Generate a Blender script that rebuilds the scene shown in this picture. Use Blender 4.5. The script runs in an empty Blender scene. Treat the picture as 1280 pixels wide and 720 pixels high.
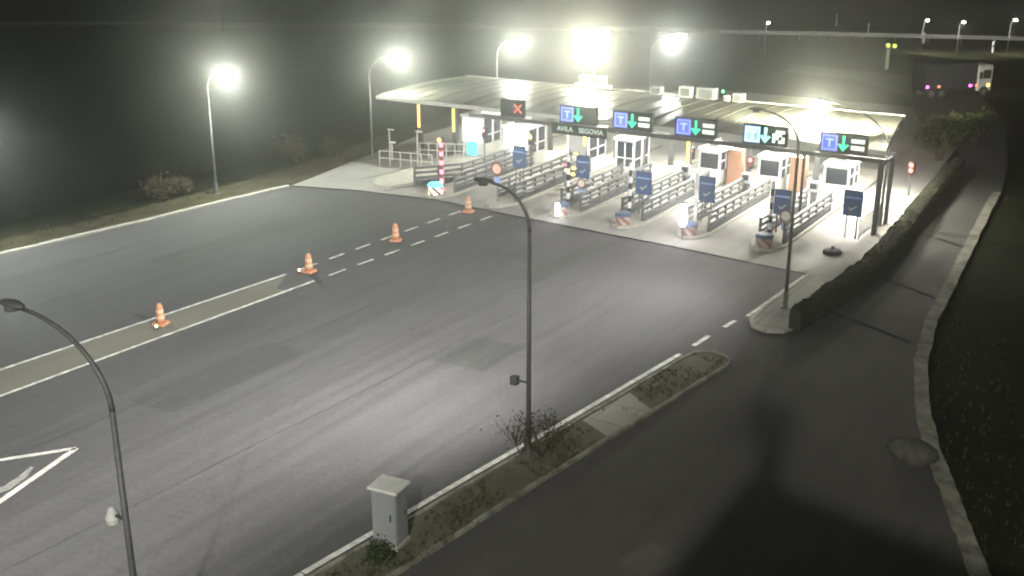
import bpy, math, random
from mathutils import Vector, Matrix
R = math.radians
random.seed(11)
scene = bpy.context.scene
COL = scene.collection

# ------------------------------------------------------------------ materials
def new_mat(name):
    m = bpy.data.materials.new(name); m.use_nodes = True
    nt = m.node_tree
    return m, nt, nt.nodes['Principled BSDF']

def surf(name, col, rough=0.7, spec=0.3, metal=0.0, var=0.25, scale=3.0, bump=0.0, bscale=40.0, col2=None, detail=6):
    """procedural surface: two-tone noise over object coordinates, optional bump"""
    m, nt, b = new_mat(name)
    N, L = nt.nodes, nt.links
    tc = N.new('ShaderNodeTexCoord')
    nz = N.new('ShaderNodeTexNoise'); nz.inputs['Scale'].default_value = scale; nz.inputs['Detail'].default_value = detail
    nz.inputs['Roughness'].default_value = 0.65
    L.new(tc.outputs['Object'], nz.inputs['Vector'])
    rp = N.new('ShaderNodeValToRGB')
    c2 = col2 or tuple(c * (1 + var) for c in col)
    c1 = tuple(c * (1 - var) for c in col) if col2 is None else col
    rp.color_ramp.elements[0].position = 0.3; rp.color_ramp.elements[1].position = 0.7
    rp.color_ramp.elements[0].color = (*c1, 1); rp.color_ramp.elements[1].color = (*c2, 1)
    L.new(nz.outputs['Fac'], rp.inputs['Fac']); L.new(rp.outputs['Color'], b.inputs['Base Color'])
    b.inputs['Roughness'].default_value = rough; b.inputs['Metallic'].default_value = metal
    b.inputs['Specular IOR Level'].default_value = spec
    if bump:
        n2 = N.new('ShaderNodeTexNoise'); n2.inputs['Scale'].default_value = bscale; n2.inputs['Detail'].default_value = 4
        L.new(tc.outputs['Object'], n2.inputs['Vector'])
        bp = N.new('ShaderNodeBump'); bp.inputs['Strength'].default_value = bump; bp.inputs['Distance'].default_value = 0.02
        L.new(n2.outputs['Fac'], bp.inputs['Height']); L.new(bp.outputs['Normal'], b.inputs['Normal'])
    return m

def emit(name, col, strength, base=None):
    m, nt, b = new_mat(name)
    b.inputs['Base Color'].default_value = (*(base or col), 1)
    b.inputs['Emission Color'].default_value = (*col, 1)
    b.inputs['Emission Strength'].default_value = strength
    b.inputs['Roughness'].default_value = 0.4
    return m

def ground_mat(name, base, patch, fine, rough, joints=None, cracks=False, spots=False):
    m, nt, b = new_mat(name)
    N, L = nt.nodes, nt.links
    tc = N.new('ShaderNodeTexCoord')
    def noise(s, det, stretch=None, rg=0.6):
        n = N.new('ShaderNodeTexNoise'); n.inputs['Scale'].default_value = s; n.inputs['Detail'].default_value = det
        n.inputs['Roughness'].default_value = rg
        if stretch:
            mp = N.new('ShaderNodeMapping'); mp.inputs['Scale'].default_value = stretch
            L.new(tc.outputs['Object'], mp.inputs['Vector']); L.new(mp.outputs['Vector'], n.inputs['Vector'])
        else:
            L.new(tc.outputs['Object'], n.inputs['Vector'])
        return n
    def mixc(fac, a, c):
        x = N.new('ShaderNodeMixRGB'); x.blend_type = 'MULTIPLY'
        x.inputs[0].default_value = fac; L.new(a, x.inputs[1]); L.new(c, x.inputs[2]); return x.outputs[0]
    def ramp(n, lo, hi, a, c):
        r = N.new('ShaderNodeValToRGB'); e = r.color_ramp.elements
        e[0].position = lo; e[1].position = hi; e[0].color = (a, a, a, 1); e[1].color = (c, c, c, 1)
        L.new(n.outputs['Fac'], r.inputs['Fac']); return r.outputs['Color']
    rgb = N.new('ShaderNodeRGB'); rgb.outputs[0].default_value = (*base, 1)
    c = rgb.outputs[0]
    c = mixc(1, c, ramp(noise(0.16, 5), .35, .65, 1 - patch, 1 + patch))
    c = mixc(1, c, ramp(noise(1.0, 4, (1.3, .07, 1)), .35, .65, 1 - patch * .8, 1 + patch * .5))   # wheel tracks along the lanes
    c = mixc(1, c, ramp(noise(55, 3, None, .8), .3, .7, 1 - fine, 1 + fine))
    if joints:
        bt = N.new('ShaderNodeTexBrick'); bt.offset = 0
        bt.inputs['Scale'].default_value = 1.0; bt.inputs['Brick Width'].default_value = joints; bt.inputs['Row Height'].default_value = joints
        bt.inputs['Mortar Size'].default_value = 0.03
        bt.inputs['Color1'].default_value = (1, 1, 1, 1); bt.inputs['Color2'].default_value = (.88, .88, .88, 1); bt.inputs['Mortar'].default_value = (.45, .45, .45, 1)
        L.new(tc.outputs['Object'], bt.inputs['Vector'])
        c = mixc(.8, c, bt.outputs['Color'])
    if spots:                                   # oil drips, small stains and polished wheel paths
        c = mixc(1, c, ramp(noise(5.5, 6, None, .75), .38, .62, .82, 1.12))
        c = mixc(1, c, ramp(noise(.9, 8, None, .8), .58, .72, 1, .72))
        c = mixc(1, c, ramp(noise(2.2, 3, (1, .02, 1)), .4, .6, .9, 1.06))
    if cracks:
        vo = N.new('ShaderNodeTexVoronoi'); vo.feature = 'DISTANCE_TO_EDGE'; vo.inputs['Scale'].default_value = .11
        L.new(tc.outputs['Object'], vo.inputs['Vector'])
        r = N.new('ShaderNodeValToRGB'); e = r.color_ramp.elements
        e[0].position = 0.0; e[1].position = .004; e[0].color = (.6, .6, .6, 1); e[1].color = (1, 1, 1, 1)
        L.new(vo.outputs['Distance'], r.inputs['Fac']); c = mixc(.5, c, r.outputs['Color'])
    L.new(c, b.inputs['Base Color'])
    b.inputs['Roughness'].default_value = rough; b.inputs['Specular IOR Level'].default_value = .25
    bp = N.new('ShaderNodeBump'); bp.inputs['Strength'].default_value = .35; bp.inputs['Distance'].default_value = .01
    L.new(noise(70, 3).outputs['Fac'], bp.inputs['Height']); L.new(bp.outputs['Normal'], b.inputs['Normal'])
    return m

M = {}
M['asphalt'] = ground_mat('asphalt', (.064, .063, .063), .08, .34, .85, spots=True)
M['side_asphalt'] = ground_mat('side_asphalt', (.063, .061, .054), .14, .42, .9)
M['concrete'] = ground_mat('apron_concrete', (.24, .235, .215), .16, .12, .85, joints=4.6)
M['pale_strip'] = ground_mat('worn_pale_paving', (.125, .12, .098), .12, .2, .9)
M['seam'] = surf('old_tar_seam', (.046, .046, .043), .8, .2, var=.2)
M['repair'] = ground_mat('repair_asphalt', (.052, .052, .05), .1, .36, .85, spots=True)
M['grey_band'] = surf('dirty_white_band', (.3, .29, .26), .6, .3, var=.2, scale=6)
M['cone_band'] = surf('dirty_cone_band', (.5, .36, .25), .5, .4, var=.12)
M['patch'] = ground_mat('patched_asphalt', (.08, .078, .068), .15, .3, .9)
M['pavement'] = ground_mat('pavement_concrete', (.26, .25, .22), .15, .15, .9, joints=1.5)
M['verge'] = surf('dark_verge_soil', (.018, .018, .01), .95, .1, col2=(.06, .056, .034), scale=.9, bump=.8, bscale=9)
M['soil'] = surf('dry_soil_and_grass', (.07, .068, .05), .95, .1, col2=(.125, .12, .088), scale=.9, bump=.8, bscale=9)
M['terrain'] = surf('dark_scrub_ground', (.007, .009, .005), 1, .03, col2=(.026, .028, .014), scale=.12, bump=.6, bscale=2, detail=9)
M['grass'] = surf('grass_blades', (.03, .034, .013), .9, .1, col2=(.075, .072, .033), scale=2)
M['kerb_dirty'] = surf('dirty_kerb_concrete', (.07, .068, .05), .9, .15, scale=1.6, col2=(.28, .27, .22), bump=.5, bscale=18)
M['kerb'] = surf('kerb_stone', (.3, .29, .25), .85, .2, scale=2.5, var=.25, bump=.3, bscale=25)
M['paint'] = surf('worn_white_road_paint', (.2, .2, .18), .7, .3, col2=(.72, .71, .64), scale=2.6, detail=12)
M['old_paint'] = surf('faded_grey_road_paint', (.12, .12, .11), .8, .2, col2=(.3, .3, .27), scale=6)
M['galv'] = surf('galvanised_steel', (.17, .175, .175), .5, .5, .35, .18, 6)
M['pole_dark'] = surf('weathered_grey_pole', (.1, .1, .095), .6, .4, .2, .25, 5)
M['dark_steel'] = surf('dark_grey_steel', (.085, .088, .09), .5, .4, .2, .3, 5)
M['rail_steel'] = surf('grey_rail_steel', (.125, .13, .13), .5, .45, .3, .35, 4)
M['black'] = surf('black_plastic', (.02, .02, .022), .5, .3, var=.3)
M['white'] = surf('white_coated_metal', (.62, .63, .62), .5, .4, var=.08, scale=4)
M['offwhite'] = surf('dusty_white_metal', (.5, .5, .46), .6, .3, var=.15, scale=3)
M['grey'] = surf('grey_coated_metal', (.22, .225, .225), .5, .4, var=.1, scale=3)
M['orange'] = surf('orange_plastic', (.42, .19, .105), .6, .3, var=.2, scale=6)
M['orange_wall'] = surf('orange_booth_cladding', (.42, .24, .16), .6, .3, var=.12, scale=4)
M['red'] = surf('red_paint', (.2, .075, .06), .5, .3, var=.2, scale=5)
M['blue'] = surf('blue_sign_face', (.07, .115, .22), .45, .4, var=.12, scale=4)
M['blue_worn'] = surf('worn_blue_plastic', (.06, .085, .15), .6, .3, var=.25, scale=4)
M['blue_pale'] = surf('pale_blue_sign_line', (.3, .4, .7), .45, .4, var=.05)
M['reflect'] = surf('white_reflective_band', (.6, .58, .5), .35, .6, var=.06)
M['glass'] = surf('dark_window_glass', (.03, .035, .045), .08, .8, var=.2, scale=1)
M['tar'] = surf('tar_joint', (.02, .02, .018), .95, .05)
M['wood'] = surf('shrub_bark', (.06, .045, .03), .9, .1, var=.3, scale=8)
M['leaf'] = surf('dark_leaves', (.022, .03, .012), .8, .15, col2=(.06, .07, .03), scale=3)
M['hedge'] = surf('hedge_leaves', (.018, .021, .012), .9, .06, col2=(.038, .041, .026), scale=3.5)
M['leaf_dry'] = surf('dry_leaves', (.03, .027, .014), .85, .15, col2=(.07, .06, .03), scale=3)
M['wall'] = surf('dark_stained_concrete', (.028, .028, .024), .9, .15, col2=(.05, .049, .042), scale=1.3, bump=.4, bscale=12)
M['wall_light'] = surf('render_wall', (.35, .34, .31), .9, .15, var=.12, scale=1)
M['stone'] = surf('dark_boulder', (.06, .06, .05), .85, .25, var=.4, scale=4, bump=.6, bscale=10)
M['cab'] = surf('cab_white_paint', (.7, .7, .72), .35, .5, var=.06)
M['trailer'] = surf('dark_trailer_curtain', (.05, .055, .065), .6, .3, var=.2, scale=2)
M['rubber'] = surf('black_rubber', (.025, .025, .025), .8, .2, var=.3)
M['lens'] = emit('lamp_lens_lit', (.95, 1, .84), 640)
M['lens_flood'] = emit('flood_lens_lit', (1, 1, .76), 82)
M['lens_bright'] = emit('canopy_lamp_lens_lit', (1, 1, .76), 800)
M['lens_near'] = emit('roadside_lens_lit', (1, 1, .82), 12)
M['lens_far'] = emit('distant_lens_lit', (1, .98, .8), 70)
M['tube'] = emit('fluorescent_tube', (1, .98, .86), 30)
M['lit_panel'] = emit('lit_white_panel', (.96, .97, 1), 7)
M['lit_panel_soft'] = emit('lit_white_panel_soft', (.95, .96, .98), 1.7)
M['lit_cyan'] = emit('lit_cyan_panel', (.1, .72, .95), 1.5)
M['amber_strip'] = emit('amber_light_strip', (1, .6, .1), 3.0)
M['amber'] = emit('amber_lamp', (1, .6, .12), 6)
M['pale_amber'] = emit('pale_amber_lamp', (1, .85, .45), 4)
M['lime'] = emit('lime_lamp', (.75, 1, .1), 3)
M['redlamp'] = emit('red_lamp', (1, .1, .07), 9)
M['pinklamp'] = emit('pink_red_lamp', (1, .2, .28), 3)
M['magenta'] = emit('magenta_side_lamp', (1, .12, .75), 7)
M['peach'] = emit('peach_side_lamp', (1, .35, .2), 1.6)
M['greenlamp'] = emit('green_lamp', (.15, 1, .35), 5)
M['beacon'] = emit('white_beacon_lens', (1, .95, 1), 16)
M['s_blue'] = emit('sign_blue_lit', (.10, .17, .82), .75)
M['s_blue_hi'] = emit('sign_blue_bright', (.3, .62, 1.0), 1.1)
M['s_line'] = emit('sign_pale_blue_lit', (.42, .52, 1), .8)
M['s_green'] = emit('sign_green_arrow', (.04, .9, .45), 1.1)
M['s_green_hi'] = emit('sign_green_arrow_bright', (.25, 1, .7), 3)
M['s_white'] = emit('sign_white_lit', (.9, .95, .88), .75)
M['s_white_hi'] = emit('sign_white_bright', (.9, 1, .9), 1.7)
M['s_red'] = emit('sign_red_cross', (1, .12, .08), .8)
M['s_text'] = emit('sign_dim_text', (.62, .8, .7), .33)
M['s_board'] = surf('sign_black_face', (.03, .036, .035), .45, .4, var=.2)
M['cyan_glow'] = emit('cyan_reflection_glow', (.1, .7, 1), 2.2)  # glow stands in for light reflected off the cap
M['chev_glow'] = emit('chevron_reflection_glow', (1, .9, .6), 2.0)  # emission imitates retroreflected light on the chevrons
M['pink_disc'] = surf('red_white_sign_face', (.75, .5, .42), .4, .5, var=.08)

# corrugated metal roof
def roof_mat():
    m, nt, b = new_mat('canopy_sheet_metal')
    N, L = nt.nodes, nt.links
    tc = N.new('ShaderNodeTexCoord')
    nz = N.new('ShaderNodeTexNoise'); nz.inputs['Scale'].default_value = .5; nz.inputs['Detail'].default_value = 7
    mp = N.new('ShaderNodeMapping'); mp.inputs['Scale'].default_value = (2.2, .25, 1)
    L.new(tc.outputs['Object'], mp.inputs['Vector']); L.new(mp.outputs['Vector'], nz.inputs['Vector'])
    rp = N.new('ShaderNodeValToRGB'); e = rp.color_ramp.elements
    e[0].position = .3; e[1].position = .7; e[0].color = (.12, .12, .1, 1); e[1].color = (.18, .18, .15, 1)
    L.new(nz.outputs['Fac'], rp.inputs['Fac']); L.new(rp.outputs['Color'], b.inputs['Base Color'])
    b.inputs['Metallic'].default_value = .25; b.inputs['Roughness'].default_value = .38; b.inputs['Specular IOR Level'].default_value = .5
    wv = N.new('ShaderNodeTexWave'); wv.bands_direction = 'X'; wv.inputs['Scale'].default_value = 1.6
    L.new(tc.outputs['Object'], wv.inputs['Vector'])
    bp = N.new('ShaderNodeBump'); bp.inputs['Strength'].default_value = .05; bp.inputs['Distance'].default_value = .02
    L.new(wv.outputs['Fac'], bp.inputs['Height']); L.new(bp.outputs['Normal'], b.inputs['Normal'])
    return m
M["roof"] = roof_mat()

# ------------------------------------------------------------------ mesh helper
class MB:
    def __init__(s): s.v = []; s.f = []; s.m = []; s.mats = []; s.cur = 0
    def mat(s, key):
        if key not in s.mats: s.mats.append(key)
        s.cur = s.mats.index(key); return s
    def add(s, vs, fs):
        o = len(s.v); s.v += [tuple(v) for v in vs]
        for f in fs: s.f.append([i + o for i in f]); s.m.append(s.cur)
        return s
    def box(s, x0, x1, y0, y1, z0, z1, bev=0.0):
        if bev:
            b = bev; vs = []
            prof = [(x0 + b, y0), (x1 - b, y0), (x1, y0 + b), (x1, y1 - b), (x1 - b, y1), (x0 + b, y1), (x0, y1 - b), (x0, y0 + b)]
            ins = [(x0 + b, y0 + b), (x1 - b, y0 + b), (x1 - b, y0 + b), (x1 - b, y1 - b), (x1 - b, y1 - b), (x0 + b, y1 - b), (x0 + b, y1 - b), (x0 + b, y0 + b)]
            ins = [(min(max(x, x0 + b), x1 - b), min(max(y, y0 + b), y1 - b)) for x, y in prof]
            rings = [[(x, y, z0) for x, y in prof], [(x, y, z1 - b) for x, y in prof]]
            vs = rings[0] + rings[1]
            fs = [[i, (i + 1) % 8, 8 + (i + 1) % 8, 8 + i] for i in range(8)]
            t = [(x0 + b, y0 + b, z1), (x1 - b, y0 + b, z1), (x1 - b, y1 - b, z1), (x0 + b, y1 - b, z1)]
            vs += t
            fs += [[16, 17, 18, 19], [8, 9, 17, 16], [10, 11, 18, 17], [12, 13, 19, 18], [14, 15, 16, 19], [9, 10, 17], [11, 12, 18], [13, 14, 19], [15, 8, 16], list(range(7, -1, -1))]
            return s.add(vs, fs)
        vs = [(x0, y0, z0), (x1, y0, z0), (x1, y1, z0), (x0, y1, z0), (x0, y0, z1), (x1, y0, z1), (x1, y1, z1), (x0, y1, z1)]
        return s.add(vs, [[3, 2, 1, 0], [4, 5, 6, 7], [0, 1, 5, 4], [1, 2, 6, 5], [2, 3, 7, 6], [3, 0, 4, 7]])
    def tube(s, pts, rad, n=8, caps=True):
        pts = [Vector(p) for p in pts]
        rr = rad if isinstance(rad, (list, tuple)) else [rad] * len(pts)
        rings = []
        ref = None
        for i, p in enumerate(pts):
            d = (pts[min(i + 1, len(pts) - 1)] - pts[max(i - 1, 0)]).normalized()
            if ref is None: ref = Vector((1, 0, 0)) if abs(d.x) < .9 else Vector((0, 1, 0))
            a = d.cross(ref).normalized(); b = d.cross(a).normalized(); ref = b.cross(d) if False else ref
            rings.append([p + (a * math.cos(2 * math.pi * k / n) + b * math.sin(2 * math.pi * k / n)) * rr[i] for k in range(n)])
        vs = [q for r in rings for q in r]; fs = []
        for i in range(len(pts) - 1):
            for k in range(n):
                fs.append([i * n + k, i * n + (k + 1) % n, (i + 1) * n + (k + 1) % n, (i + 1) * n + k])
        if caps: fs += [list(range(n - 1, -1, -1)), list(range((len(pts) - 1) * n, len(pts) * n))]
        return s.add(vs, fs)
    def lathe(s, c, prof, n=16):
        cx, cy, cz = c; vs = []; fs = []
        for r, z in prof: vs += [(cx + r * math.cos(2 * math.pi * k / n), cy + r * math.sin(2 * math.pi * k / n), cz + z) for k in range(n)]
        for i in range(len(prof) - 1):
            for k in range(n): fs.append([i * n + k, i * n + (k + 1) % n, (i + 1) * n + (k + 1) % n, (i + 1) * n + k])
        fs += [list(range(n - 1, -1, -1)), list(range((len(prof) - 1) * n, len(prof) * n))]
        return s.add(vs, fs)
    def ball(s, c, rx, ry, rz, n=10, m=6, z0=-1.0):
        vs = []; fs = []
        for i in range(m + 1):
            t = z0 + (1 - z0) * i / m; t = math.sin(math.pi / 2 * t) if z0 == -1 else t
            r = math.sqrt(max(0, 1 - t * t))
            vs += [(c[0] + rx * r * math.cos(2 * math.pi * k / n), c[1] + ry * r * math.sin(2 * math.pi * k / n), c[2] + rz * t) for k in range(n)]
        for i in range(m):
            for k in range(n): fs.append([i * n + k, i * n + (k + 1) % n, (i + 1) * n + (k + 1) % n, (i + 1) * n + k])
        fs += [list(range(n - 1, -1, -1))]
        return s.add(vs, fs)
    def prism(s, pts, z0, z1):
        n = len(pts)
        a = sum(pts[i][0] * pts[(i + 1) % n][1] - pts[(i + 1) % n][0] * pts[i][1] for i in range(n))
        if a < 0: pts = pts[::-1]
        vs = [(x, y, z0) for x, y in pts] + [(x, y, z1) for x, y in pts]
        return s.add(vs, [list(range(n - 1, -1, -1)), list(range(n, 2 * n))] + [[i, (i + 1) % n, n + (i + 1) % n, n + i] for i in range(n)])
    def plate(s, pts, y, t):
        """outline in the x-z plane, front face at y, thickness t behind it"""
        n = len(pts)
        a = sum(pts[i][0] * pts[(i + 1) % n][1] - pts[(i + 1) % n][0] * pts[i][1] for i in range(n))
        if a < 0: pts = pts[::-1]
        vs = [(x, y, z) for x, z in pts] + [(x, y + t, z) for x, z in pts]
        return s.add(vs, [list(range(n)), list(range(2 * n - 1, n - 1, -1))] + [[(i + 1) % n, i, n + i, n + (i + 1) % n] for i in range(n)])
    def ribbon(s, pts, w, z, z1=None):
        pts = [Vector((p[0], p[1])) for p in pts]; L, Rr = [], []
        for i, p in enumerate(pts):
            d = (pts[min(i + 1, len(pts) - 1)] - pts[max(i - 1, 0)]).normalized(); nrm = Vector((-d.y, d.x))
            ww = w[i] if isinstance(w, (list, tuple)) else w
            L.append(p + nrm * ww / 2); Rr.append(p - nrm * ww / 2)
        n = len(pts); h = z1 if z1 is not None else z
        vs = [(p.x, p.y, h) for p in L] + [(p.x, p.y, h) for p in Rr]
        fs = [[i, n + i, n + i + 1, i + 1] for i in range(n - 1)]
        if z1 is not None:
            vs += [(p.x, p.y, z) for p in L] + [(p.x, p.y, z) for p in Rr]
            for i in range(n - 1):
                fs += [[i, i + 1, 2 * n + i + 1, 2 * n + i], [n + i + 1, n + i, 3 * n + i, 3 * n + i + 1]]
            fs += [[0, 2 * n, 3 * n, n], [n - 1, 2 * n - 1, 4 * n - 1, 3 * n - 1]]
        return s.add(vs, fs)
    def shift(s, d, start=0):
        s.v[start:] = [(x + d[0], y + d[1], z + d[2]) for x, y, z in s.v[start:]]; return s
    def build(s, name, mat=None, parent=None, smooth=False):
        me = bpy.data.meshes.new(name); me.from_pydata(s.v, [], s.f)
        keys = s.mats or [mat]
        for k in keys: me.materials.append(M[k])
        if s.mats: me.polygons.foreach_set('material_index', s.m)
        if smooth: me.polygons.foreach_set('use_smooth', [True] * len(me.polygons))
        me.update()
        o = bpy.data.objects.new(name, me); COL.objects.link(o)
        if parent: o.parent = parent
        return o

def tag(o, label=None, cat=None, group=None, kind=None):
    if label: o['label'] = label
    if cat: o['category'] = cat
    if group: o['group'] = group
    if kind: o['kind'] = kind
    return o
def thing(name, label, cat, loc=(0, 0, 0), rz=0, group=None):
    o = bpy.data.objects.new(name, None); o.empty_display_size = .3; COL.objects.link(o)
    o.location = loc; o.rotation_euler.z = rz
    return tag(o, label, cat, group)
def struct(o): o['kind'] = 'structure'; return o
def kids(o): return [c for c in COL.objects if c.parent == o]
def copy_tree(o, parent=None):
    c = o.copy(); COL.objects.link(c)
    if parent: c.parent = parent
    for ch in kids(o): copy_tree(ch, c)
    return c
def light(kind, loc, power, col=(1, 1, .88), target=None, size=.15, cone=150, blend=.6, name='lamp_light', sx=None):
    d = bpy.data.lights.new(name, kind); d.energy = power; d.color = col
    if kind == 'SPOT': d.spot_size = R(cone); d.spot_blend = blend; d.shadow_soft_size = size
    elif kind == 'POINT': d.shadow_soft_size = size
    elif kind == 'AREA':
        d.shape = 'RECTANGLE'; d.size = sx or 1; d.size_y = size
    o = bpy.data.objects.new(name, d); COL.objects.link(o); o.location = loc
    if target: o.rotation_euler = (Vector(target) - Vector(loc)).to_track_quat('-Z', 'Y').to_euler()
    return o
def text(body, size, loc, mat, parent=None, name='lettering', rz=0, ext=.008, align='CENTER'):
    cu = bpy.data.curves.new(name, 'FONT'); cu.body = body; cu.size = size; cu.extrude = ext; cu.align_x = align; cu.align_y = 'CENTER'
    t = bpy.data.objects.new(name, cu); COL.objects.link(t)
    dg = bpy.context.evaluated_depsgraph_get(); dg.update()
    me = bpy.data.meshes.new_from_object(t.evaluated_get(dg)); bpy.data.objects.remove(t)
    me.materials.clear(); me.materials.append(M[mat])
    o = bpy.data.objects.new(name, me); COL.objects.link(o)
    o.location = loc; o.rotation_euler = (R(90), 0, rz)
    if parent: o.parent = parent
    return o

# ------------------------------------------------------------------ camera
P = math.atan(476 / 1395); YAW = R(32.2)
cam = bpy.data.cameras.new('camera'); cam.lens = 36 * 1395 / 1280; cam.sensor_width = 36; cam.clip_end = 2000; cam.clip_start = .05
co = bpy.data.objects.new('camera', cam); COL.objects.link(co)
co.location = (0, 0, 17); co.rotation_euler = (R(90) - P, 0, YAW)
scene.camera = co

# ------------------------------------------------------------------ setting: ground
KERB = [(-10.6, 74), (-10.5, 72), (-9.8, 62.2), (-9.2, 54.5), (-8.8, 48.2), (-8.1, 43.3), (-7.0, 38.7), (-6.0, 35.7), (-4.6, 32.2), (-3.2, 28.7), (-.8, 24), (2.5, 18.5), (7, 12)]
def terr_h(x, y):
    h = -.12 + .05 * math.sin(x * .31 + y * .17) 
    if x < -55:                                   # embankment falling away beyond the far verge
        t = min(1, (-55 - x) / 22.0); f = 1.0 if y < 62 else max(0.0, 1 - (y - 62) / 25.0)
        h -= 5.5 * t * t * (3 - 2 * t) * f
    if y > 190: h += min(14, (y - 190) * .05)
    return h + .25 * math.sin(x * .09) * math.sin(y * .07) * (1 if (x < -60 or y > 90 or x > 6) else 0)
def spaced(vals): return vals
xs = sorted(set(list(range(-600, -120, 30)) + list(range(-120, -56, 4)) + list(range(-56, 24, 3)) + list(range(24, 80, 8)) + list(range(80, 500, 40))))
ys = sorted(set(list(range(-120, -20, 20)) + list(range(-20, 100, 4)) + list(range(100, 220, 8)) + list(range(220, 700, 40))))
tb = MB(); nv = len(xs)
tb.add([(x, y, terr_h(x, y)) for y in ys for x in xs], [[j * nv + i, j * nv + i + 1, (j + 1) * nv + i + 1, (j + 1) * nv + i] for j in range(len(ys) - 1) for i in range(nv - 1)])
struct(tb.build('terrain', 'terrain', smooth=True))

# asphalt carriageway and side road (one sheet)
road = [(-53.6, -10), (-53.4, 20), (-51.8, 32.6), (-50.6, 42), (-49.5, 51.7), (-45, 53), (-39.4, 53.7), (-32.2, 53.0), (-23, 52.3), (-16.2, 51.6), (-14.2, 51.6), (-14.2, 46)]
road += [(-14.0, 45.5), (-13.6, 45.5), (-13.2, 54), (-13.6, 70), (-14.0, 81), (-18, 96), (-23, 108)] + [(-20, 113), (-14, 98), (-11.6, 84)] + [(x + .25, y) for x, y in KERB] + [(10, 6), (4, -10)]
def poly_sheet(pts, z, name, mat):
    from mathutils.geometry import tessellate_polygon
    b = MB(); tri = tessellate_polygon([[Vector((x, y, 0)) for x, y in pts]])
    a = []
    for t in tri:
        p = [pts[i] for i in t]
        ar = (p[1][0] - p[0][0]) * (p[2][1] - p[0][1]) - (p[2][0] - p[0][0]) * (p[1][1] - p[0][1])
        a.append(list(t) if ar > 0 else list(t)[::-1])
    b.add([(x, y, z) for x, y in pts], a)
    return struct(b.build(name, mat))
poly_sheet(road, 0.0, 'road', 'asphalt')
side = [(-14.2, 39), (-15.3, 43.6), (-14.2, 43.0), (-13.0, 44.4), (-12.7, 54), (-13.3, 70), (-13.7, 80.5), (-11.7, 83)] + [(x + .2, y) for x, y in KERB] + [(9, 6), (-14.5, 6), (-15.8, 20), (-15.6, 24.6), (-15.2, 30.6)]
poly_sheet(side, 0.004, 'side_road', 'side_asphalt')
apron = [(-49.5, 51.95), (-45, 53.2), (-39.4, 53.9), (-32.2, 53.2), (-23, 52.5), (-16.3, 51.75), (-14.1, 51.7), (-14.2, 60), (-14.8, 74), (-16, 92), (-22, 104), (-46, 104), (-52.8, 90), (-52.6, 70)]
poly_sheet(apron, 0.006, 'apron', 'concrete')
# verge on the far side
vg = [(-53.5, -10), (-53.3, 20), (-51.9, 32.6), (-50.7, 42), (-49.7, 51.8), (-52.6, 70.1), (-52.9, 90), (-56.5, 90), (-55.2, 70), (-53.2, 54), (-53.4, 42), (-54.6, 32), (-55.6, 20), (-56, -10)]
poly_sheet(vg, -.03, 'verge', 'verge')
# drain strip / kerb along the right hand road, uneven edge
b = MB(); kp = []
for i in range(len(KERB) - 1):
    for k in range(8):
        t = k / 8; kp.append((KERB[i][0] * (1 - t) + KERB[i + 1][0] * t + random.uniform(-.02, .02), KERB[i][1] * (1 - t) + KERB[i + 1][1] * t))
b.ribbon(kp, [.52 + random.uniform(-.05, .05) for i in range(len(kp))], -.05, .07)
struct(b.build('road_kerb', 'kerb_dirty'))

def stones(name, pts, w, z0, z1, L=1.0, mat='kerb'):
    b = MB(); pp = [Vector(p) for p in pts]
    for i in range(len(pp) - 1):
        d = pp[i + 1] - pp[i]; n = max(1, int(round(d.length / L))); u = d.normalized(); nn = Vector((-u.y, u.x)) * w / 2
        for k in range(n):
            a = pp[i] + d * (k / n) + u * .012; c = pp[i] + d * ((k + 1) / n) - u * .012; j = random.uniform(-.012, .012); h = z1 + random.uniform(-.012, .012)
            q = [a - nn, c - nn, c + nn, a + nn]; q = [(p.x + j, p.y, 0) for p in q]; e = .025
            lo = [(x, y, z0) for x, y, _ in q]; m = [(x, y, h - e) for x, y, _ in q]
            cx = sum(x for x, y, _ in q) / 4; cyy = sum(y for x, y, _ in q) / 4
            up = [(x + (cx - x) * .06, y + (cyy - y) * .03, h) for x, y, _ in q]
            b.add(lo + m + up, [[0, 1, 5, 4], [1, 2, 6, 5], [2, 3, 7, 6], [3, 0, 4, 7], [4, 5, 9, 8], [5, 6, 10, 9], [6, 7, 11, 10], [7, 4, 8, 11], [8, 9, 10, 11]])
    return struct(b.build(name, mat))
stones('far_kerb', [(-53.4, -10), (-53.25, 20), (-51.8, 32.6), (-50.6, 42), (-49.6, 51.7)], .28, -.05, .09, 1.0)
# median island (soil inside a kerb)
IL = [(-18.75, 14), (-18.2, 19.2), (-17.42, 26.4), (-16.92, 30.7), (-16.2, 37.4), (-16.1, 38.4)]
IR = [(-14.35, 38.6), (-15.2, 31.6), (-15.75, 27), (-16.1, 23.5), (-16.6, 19), (-17.3, 10)]
tipc = [(-15.95, 39.1), (-15.4, 39.55), (-14.75, 39.4), (-14.42, 39.0)]
isl = [(-19.1, 10)] + IL + tipc + IR
poly_sheet(isl, .07, 'median_island', 'soil')
stones('median_kerb', [(-19.1, 10)] + IL + tipc + IR, .13, -.02, .12, 1.0, 'kerb_dirty')
poly_sheet([(-16.75, 31.2), (-15.35, 30.5), (-15.0, 33.2), (-16.4, 34.2)], .078, 'median_paving', 'pavement')
poly_sheet([(-11.75, 24.1), (-11.25, 25.4), (-10.2, 25.1), (-10.6, 23.6)], .008, 'paved_patch', 'patch')

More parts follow.
